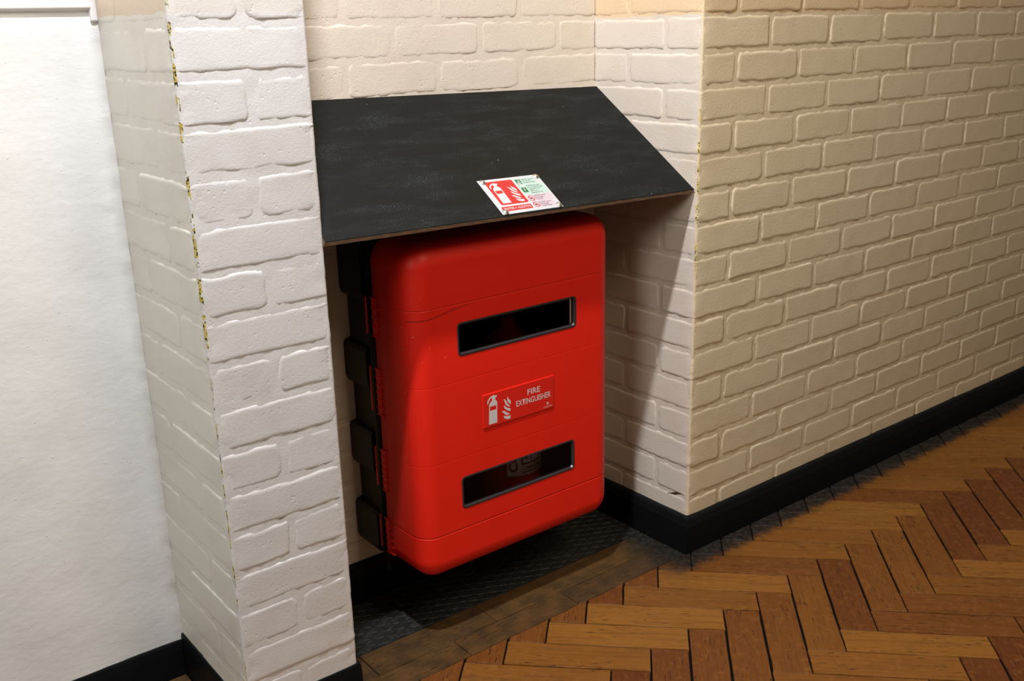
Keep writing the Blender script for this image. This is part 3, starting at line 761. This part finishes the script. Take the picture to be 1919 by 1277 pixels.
# black back body: open tray, moulded side lugs
def rr3(ins, y, r): return [(p[0], y, p[1]) for p in rrect(XL + 0.008 + ins, ZB + 0.010 + ins, XR - 0.008 - ins, ZT - 0.004 - ins, r, 6)]
rg = [rr3(0.006, YW, 0.030), rr3(0.0, YB, 0.036), rr3(-0.001, YS + 0.003, 0.040), rr3(0.004, YS + 0.003, 0.036), rr3(0.006, YB, 0.034), rr3(0.010, YW - 0.006, 0.030)]
V, F = ring_surface(rg); n = len(rg[0]); F.append(tuple(range(n))); F.append(tuple(5 * n + i for i in range(n)))
me0 = mesh('body', V, F); bm = bmesh.new(); bm.from_mesh(me0); bpy.data.meshes.remove(me0)
link('body', sh(bm_mesh('body', bm)), M_black, cab)
LUG = [(0.729, 0.845), (0.537, 0.622), (0.347, 0.435), (0.160, 0.250)]
for sx in (0, 1):
    for z0, z1 in LUG:
        bm = bmesh.new()
        xo = (XL - 0.003) if sx == 0 else (XR + 0.003); xi = XL + 0.016 if sx == 0 else XR - 0.016
        a = [(xi, z0 - 0.010), (xo + (0.004 if sx == 0 else -0.004), z0 - 0.004), (xo, z0 + 0.008), (xo, z1 - 0.008), (xo + (0.004 if sx == 0 else -0.004), z1), (xi, z1 + 0.004)]
        vs = [[bm.verts.new((p[0], y, p[1])) for p in a] for y in (YB - 0.001, YW)]
        bm.faces.new(vs[0]); bm.faces.new(vs[1][::-1])
        for q in range(6): bm.faces.new((vs[0][q], vs[0][(q + 1) % 6], vs[1][(q + 1) % 6], vs[1][q]))
        link('side_lug', sh(bm_mesh('side_lug', bm)), M_black, cab)

# ------------------------------------------------------------------ the two extinguishers inside
def on_cyl(c, r):
    return lambda u, v, h: Vector(((r + 0.0006 + h) * math.sin(u / r), -(r + 0.0006 + h) * math.cos(u / r), v))
def extinguisher(cx, cyy, label, turn):
    z0 = 0.165
    t = empty('fire_extinguisher', (cx, cyy, z0), label, 'fire extinguisher')
    R = 0.072
    bm = bmesh.new(); add_lathe(bm, (0, 0), [(R - 0.006, 0), (R, 0.008), (R, 0.36), (R - 0.006, 0.385), (R - 0.022, 0.410), (0.026, 0.428), (0.018, 0.434), (0.018, 0.452)], 40)
    link('cylinder', bm_mesh('cylinder', bm, True), M_ext_red, t)
    f = on_cyl((cx, cyy), R)
    U0, U1, V0, V1 = -0.062 + turn, 0.085 + turn, 0.090, 0.282
    V = []; F = []; N = 24
    for j in (0, 1):
        for i in range(N + 1):
            V.append(f(U0 + (U1 - U0) * i / N, (V0, V1)[j], -0.0003))
    for i in range(N): F.append((i, i + 1, N + 2 + i, N + 1 + i))
    lab = link('paper_label', mesh('paper_label', V, F, True), M_label_paper, t)
    # big vertical lettering reading upward, an icon frame, a word and lines of small print
    rot = lambda u, v, h: f(U0 + 0.004 + v, V0 + 0.010 + u, h)
    link('lettering', text_mesh('lettering', 'CO', (0, 0.0215, 0.052, 0.0), rot, 0.0002, 0.035), M_label_ink, lab)
    link('lettering', text_mesh('lettering', 'COMBUSTIBLE', (U0 + 0.036, V0 + 0.012, U0 + 0.098, V0 + 0.021), f, 0.0002, 0.006), M_label_ink, lab)
    def bar(a, b, c, d):
        vs = []; fs = []; k = 6
        for j in range(k + 1): vs += [f(a + (c - a) * j / k, b, 0.0002), f(a + (c - a) * j / k, d, 0.0002)]
        for j in range(k): fs.append((2 * j, 2 * j + 2, 2 * j + 3, 2 * j + 1))
        link('printed_line', mesh('printed_line', vs, fs), M_label_ink, lab)
    bar(U0 + 0.034, V0 + 0.006, U0 + 0.098, V0 + 0.0085); bar(U0 + 0.034, V0 + 0.026, U0 + 0.098, V0 + 0.030)
    bar(U0 + 0.034, V0 + 0.030, U0 + 0.038, V0 + 0.056); bar(U0 + 0.058, V0 + 0.034, U0 + 0.061, V0 + 0.056); bar(U0 + 0.042, V0 + 0.040, U0 + 0.050, V0 + 0.050)
    # valve, levers, gauge
    bm = bmesh.new(); add_cyl(bm, (0, 0, 0.448), (0, 0, 0.492), 0.014, 0.012, 16); add_cyl(bm, (0, 0, 0.470), (0.030, 0, 0.470), 0.006, 0.005, 10)
    link('valve', bm_mesh('valve', bm, True), M_brass, t)
    bm = bmesh.new(); add_box(bm, (-0.085, -0.009, 0.488), (0.018, 0.009, 0.494), 0.002, 1)
    link('carry_handle', bm_mesh('carry_handle', bm), M_black, t)
    bm = bmesh.new(); add_box(bm, (-0.085, -0.008, 0), (0.016, 0.008, 0.005), 0.002, 1); bm.transform(Matrix.Translation((0, 0, 0.505)) @ Matrix.Rotation(0.14, 4, 'Y'))
    link('squeeze_lever', bm_mesh('squeeze_lever', bm), M_black, t)
    bm = bmesh.new(); add_cyl(bm, (0, -0.012, 0.474), (0, -0.026, 0.474), 0.011, 0.011, 20)
    link('pressure_gauge', bm_mesh('pressure_gauge', bm), M_steel, t)
    bm = bmesh.new(); pts = [Vector((0.030, 0, 0.470)), Vector((0.058, -0.01, 0.462)), Vector((0.073, -0.020, 0.430)), Vector((0.0815, -0.010, 0.36)), Vector((0.0815, 0, 0.25))]
    for a, b in zip(pts, pts[1:]): add_cyl(bm, a, b, 0.0075, seg=10)
    link('hose', bm_mesh('hose', bm, True), M_black, t)
    return t
extinguisher(-0.588, 0.243, 'red fire extinguisher behind the left end of the cabinet windows', 0.012)
extinguisher(-0.355, 0.243, 'red fire extinguisher with an upright letter label in the middle of the lower window', 0.006)

# ------------------------------------------------------------------ sloping shelf with the screwed sign
bx, bc = -0.017, 0.66
ex = Vector((1, 0, bx)).normalized(); en = Vector((-bx, -bc, 1)).normalized(); ey = en.cross(ex)
shelf = bpy.data.objects.new('sloping_shelf', None); COL.objects.link(shelf); shelf.empty_display_size = 0.1
M4 = Matrix((ex, ey, en)).transposed().to_4x4(); M4.translation = Vector((0, 0.007, 0.893)); shelf.matrix_world = M4
shelf['label'] = 'black sloping board shelf fixed across the niche above the red cabinet'; shelf['category'] = 'shelf'
BT = 0.0105
V = []; F = []; NXS = 60; xa, xb = -W + 0.0045, -0.0035
me_b = bmesh.new()
cols = []
for i in range(NXS + 1):
    x = xa + (xb - xa) * i / NXS
    y0 = 0.0004 * nz(x * 60, 0, 0); y1 = 0.386
    cols.append([me_b.verts.new(p) for p in ((x, y0, -BT + 0.0006), (x, y0 - 0.0002, -0.0012), (x, y0 + 0.0012, 0.0), (x, y1, 0.0), (x, y1, -BT), (x, y0 + 0.0008, -BT))])
for a, b in zip(cols, cols[1:]):
    for q in range(6):
        f = me_b.faces.new((a[q], a[(q + 1) % 6], b[(q + 1) % 6], b[q])); f.material_index = 1 if q in (0, 5) else 0
me_b.faces.new(cols[0]).material_index = 1; me_b.faces.new(cols[-1][::-1]).material_index = 1
bme = bm_mesh('board', me_b); bme.materials.append(M_shelf); bme.materials.append(M_edge)
link('board', bme, None, shelf)['label'] = 'scuffed black board with a raw brown front edge'
# sign
sign_me = bmesh.new(); add_box(sign_me, (-0.5372, 0.0035, 0.0), (-0.3850, 0.1045, 0.0016), 0.0005, 1)
sign = link('safety_sign', bm_mesh('safety_sign', sign_me), M_sign_white, shelf); sign['label'] = 'white red and green fire extinguisher sign plate screwed down at its corners'
S = 0.0016
ons = lambda u, v, h: Vector((u, v, S + h))
link('red_panel', flat_shape('red_panel', [rrect(-0.5245, 0.0288, -0.4565, 0.0975, 0.004, 4)], ons, 0.00012), M_sign_red, sign)
link('red_bar', flat_shape('red_bar', [rrect(-0.5300, 0.0112, -0.4570, 0.0238, 0.002, 3)], ons, 0.00012), M_sign_red, sign)
link('green_tint_panel', flat_shape('green_tint_panel', [rrect(-0.4525, 0.0800, -0.3990, 0.0975, 0.001, 2)], ons, 0.0001), M_sign_green_tint, sign)
link('green_tint_panel', flat_shape('green_tint_panel', [rrect(-0.4525, 0.0490, -0.3900, 0.0785, 0.001, 2)], ons, 0.0001), M_sign_green_tint, sign)
link('pink_tint_panel', flat_shape('pink_tint_panel', [rrect(-0.4525, 0.0295, -0.3900, 0.0475, 0.001, 2)], ons, 0.0001), M_sign_pink, sign)
link('pink_tint_panel', flat_shape('pink_tint_panel', [rrect(-0.4525, 0.0110, -0.3990, 0.0280, 0.001, 2)], ons, 0.0001), M_sign_pink, sign)
fx = lambda p: ((p[0] + 0.5476) * 0.955 - 0.5180, (p[1] - 0.4613) * 0.955 + 0.0330)
link('extinguisher_symbol', flat_shape('extinguisher_symbol', [[fx(p) for p in EXT], [fx(p) for p in STRIPE]], ons, 0.0003), M_white_print, sign)
link('hose_symbol', flat_shape('hose_symbol', [[fx(p) for p in HOSE]], ons, 0.0003), M_white_print, sign)
for f in FLAMES: link('flame_symbol', flat_shape('flame_symbol', [[fx(p) for p in f]], ons, 0.0003), M_white_print, sign)
for (a, b, c, d) in ((-0.4500, 0.0812, -0.4372, 0.0950), (-0.4505, 0.0560, -0.4378, 0.0705)):
    link('green_square', flat_shape('green_square', [[(a, b), (c, b), (c, d), (a, d)]], ons, 0.0002), M_sign_green, sign)
bolt = [(-0.4432, 0.0695), (-0.4460, 0.0630), (-0.4445, 0.0630), (-0.4455, 0.0575), (-0.4422, 0.0642), (-0.4438, 0.0642), (-0.4418, 0.0690)]
link('bolt_symbol', flat_shape('bolt_symbol', [bolt], ons, 0.0003), M_white_print, sign)
bin_ = [(-0.4478, 0.0822), (-0.4400, 0.0822), (-0.4394, 0.0862), (-0.4412, 0.0848), (-0.4424, 0.0866), (-0.4438, 0.0846), (-0.4452, 0.0866), (-0.4484, 0.0858)]
link('burning_bin_symbol', flat_shape('burning_bin_symbol', [bin_], ons, 0.0003), M_white_print, sign)
fl_ = [(-0.4432, 0.0942), (-0.4448, 0.0905), (-0.4440, 0.0880), (-0.4418, 0.0878), (-0.4404, 0.0900), (-0.4412, 0.0918), (-0.4422, 0.0910)]
link('burning_bin_symbol', flat_shape('burning_bin_symbol', [fl_], ons, 0.0003), M_white_print, sign)
for cx, cyy in ((-0.4440, 0.0382), (-0.4440, 0.0195)):
    ring = lambda r: [(cx + r * math.cos(t), cyy + r * math.sin(t)) for t in [2 * math.pi * k / 28 for k in range(28)]]
    link('white_disc', flat_shape('white_disc', [ring(0.0070)], ons, 0.00015), M_white_print, sign)
    link('prohibition_ring', flat_shape('prohibition_ring', [ring(0.0076), ring(0.0060)], ons, 0.0003), M_sign_red, sign)
    a = 0.0012
    link('prohibition_bar', flat_shape('prohibition_bar', [[(cx - 0.0045, cyy + 0.0045 - a), (cx + 0.0045 - a, cyy - 0.0045), (cx + 0.0045, cyy - 0.0045 + a), (cx - 0.0045 + a, cyy + 0.0045)]], ons, 0.0003), M_sign_red, sign)
    link('hazard_symbol', flat_shape('hazard_symbol', [[(cx - 0.0040, cyy - 0.0020), (cx + 0.0030, cyy - 0.0026), (cx + 0.0042, cyy), (cx + 0.0010, cyy + 0.0022), (cx - 0.0030, cyy + 0.0016)]], ons, 0.0002), M_ink_black, sign)
def lines(txts, u0, v1, lh, h, cw, mat):
    for i, s in enumerate(txts):
        link('lettering', text_mesh('lettering', s, (u0, v1 - lh * i - h, u0 + cw * len(s), v1 - lh * i), ons, 0.0003, 0.004), mat, sign)
link('lettering', text_mesh('lettering', 'WATER + ADDITIVE', (-0.5260, 0.0145, -0.4600, 0.0208), ons, 0.0003, 0.012), M_white_print, sign)
lines(['Safe for use on', 'wood, paper', '& fabric fires'], -0.4335, 0.0955, 0.0046, 0.0034, 0.00205, M_ink)
lines(['Suitable for use', 'on live electrical', 'equipment up to', '1000V at a', 'distance of 1m'], -0.4335, 0.0765, 0.0053, 0.0036, 0.00205, M_ink)
lines(['DO NOT use on', 'Flammable', 'liquids'], -0.4335, 0.0458, 0.0052, 0.0036, 0.0022, M_ink_red)
lines(['DO NOT use on', 'Flammable', 'metal fires'], -0.4335, 0.0262, 0.0052, 0.0036, 0.0022, M_ink_red)
for (u, v) in ((-0.5262, 0.0985), (-0.3912, 0.0985), (-0.3925, 0.0100), (-0.5275, 0.0100)):
    bm = bmesh.new(); add_lathe(bm, (u, v), [(0.0068, S), (0.0070, S + 0.0006), (0.0055, S + 0.0012), (0.0040, S + 0.0013), (0.0039, S + 0.0022), (0.0030, S + 0.0031), (0.0012, S + 0.0034)], 24)
    sc_ = link('screw', bm_mesh('screw', bm, True), M_steel, sign)
print('bricks', BRICKS, 'blocks', nblk, 'studs', n_st)
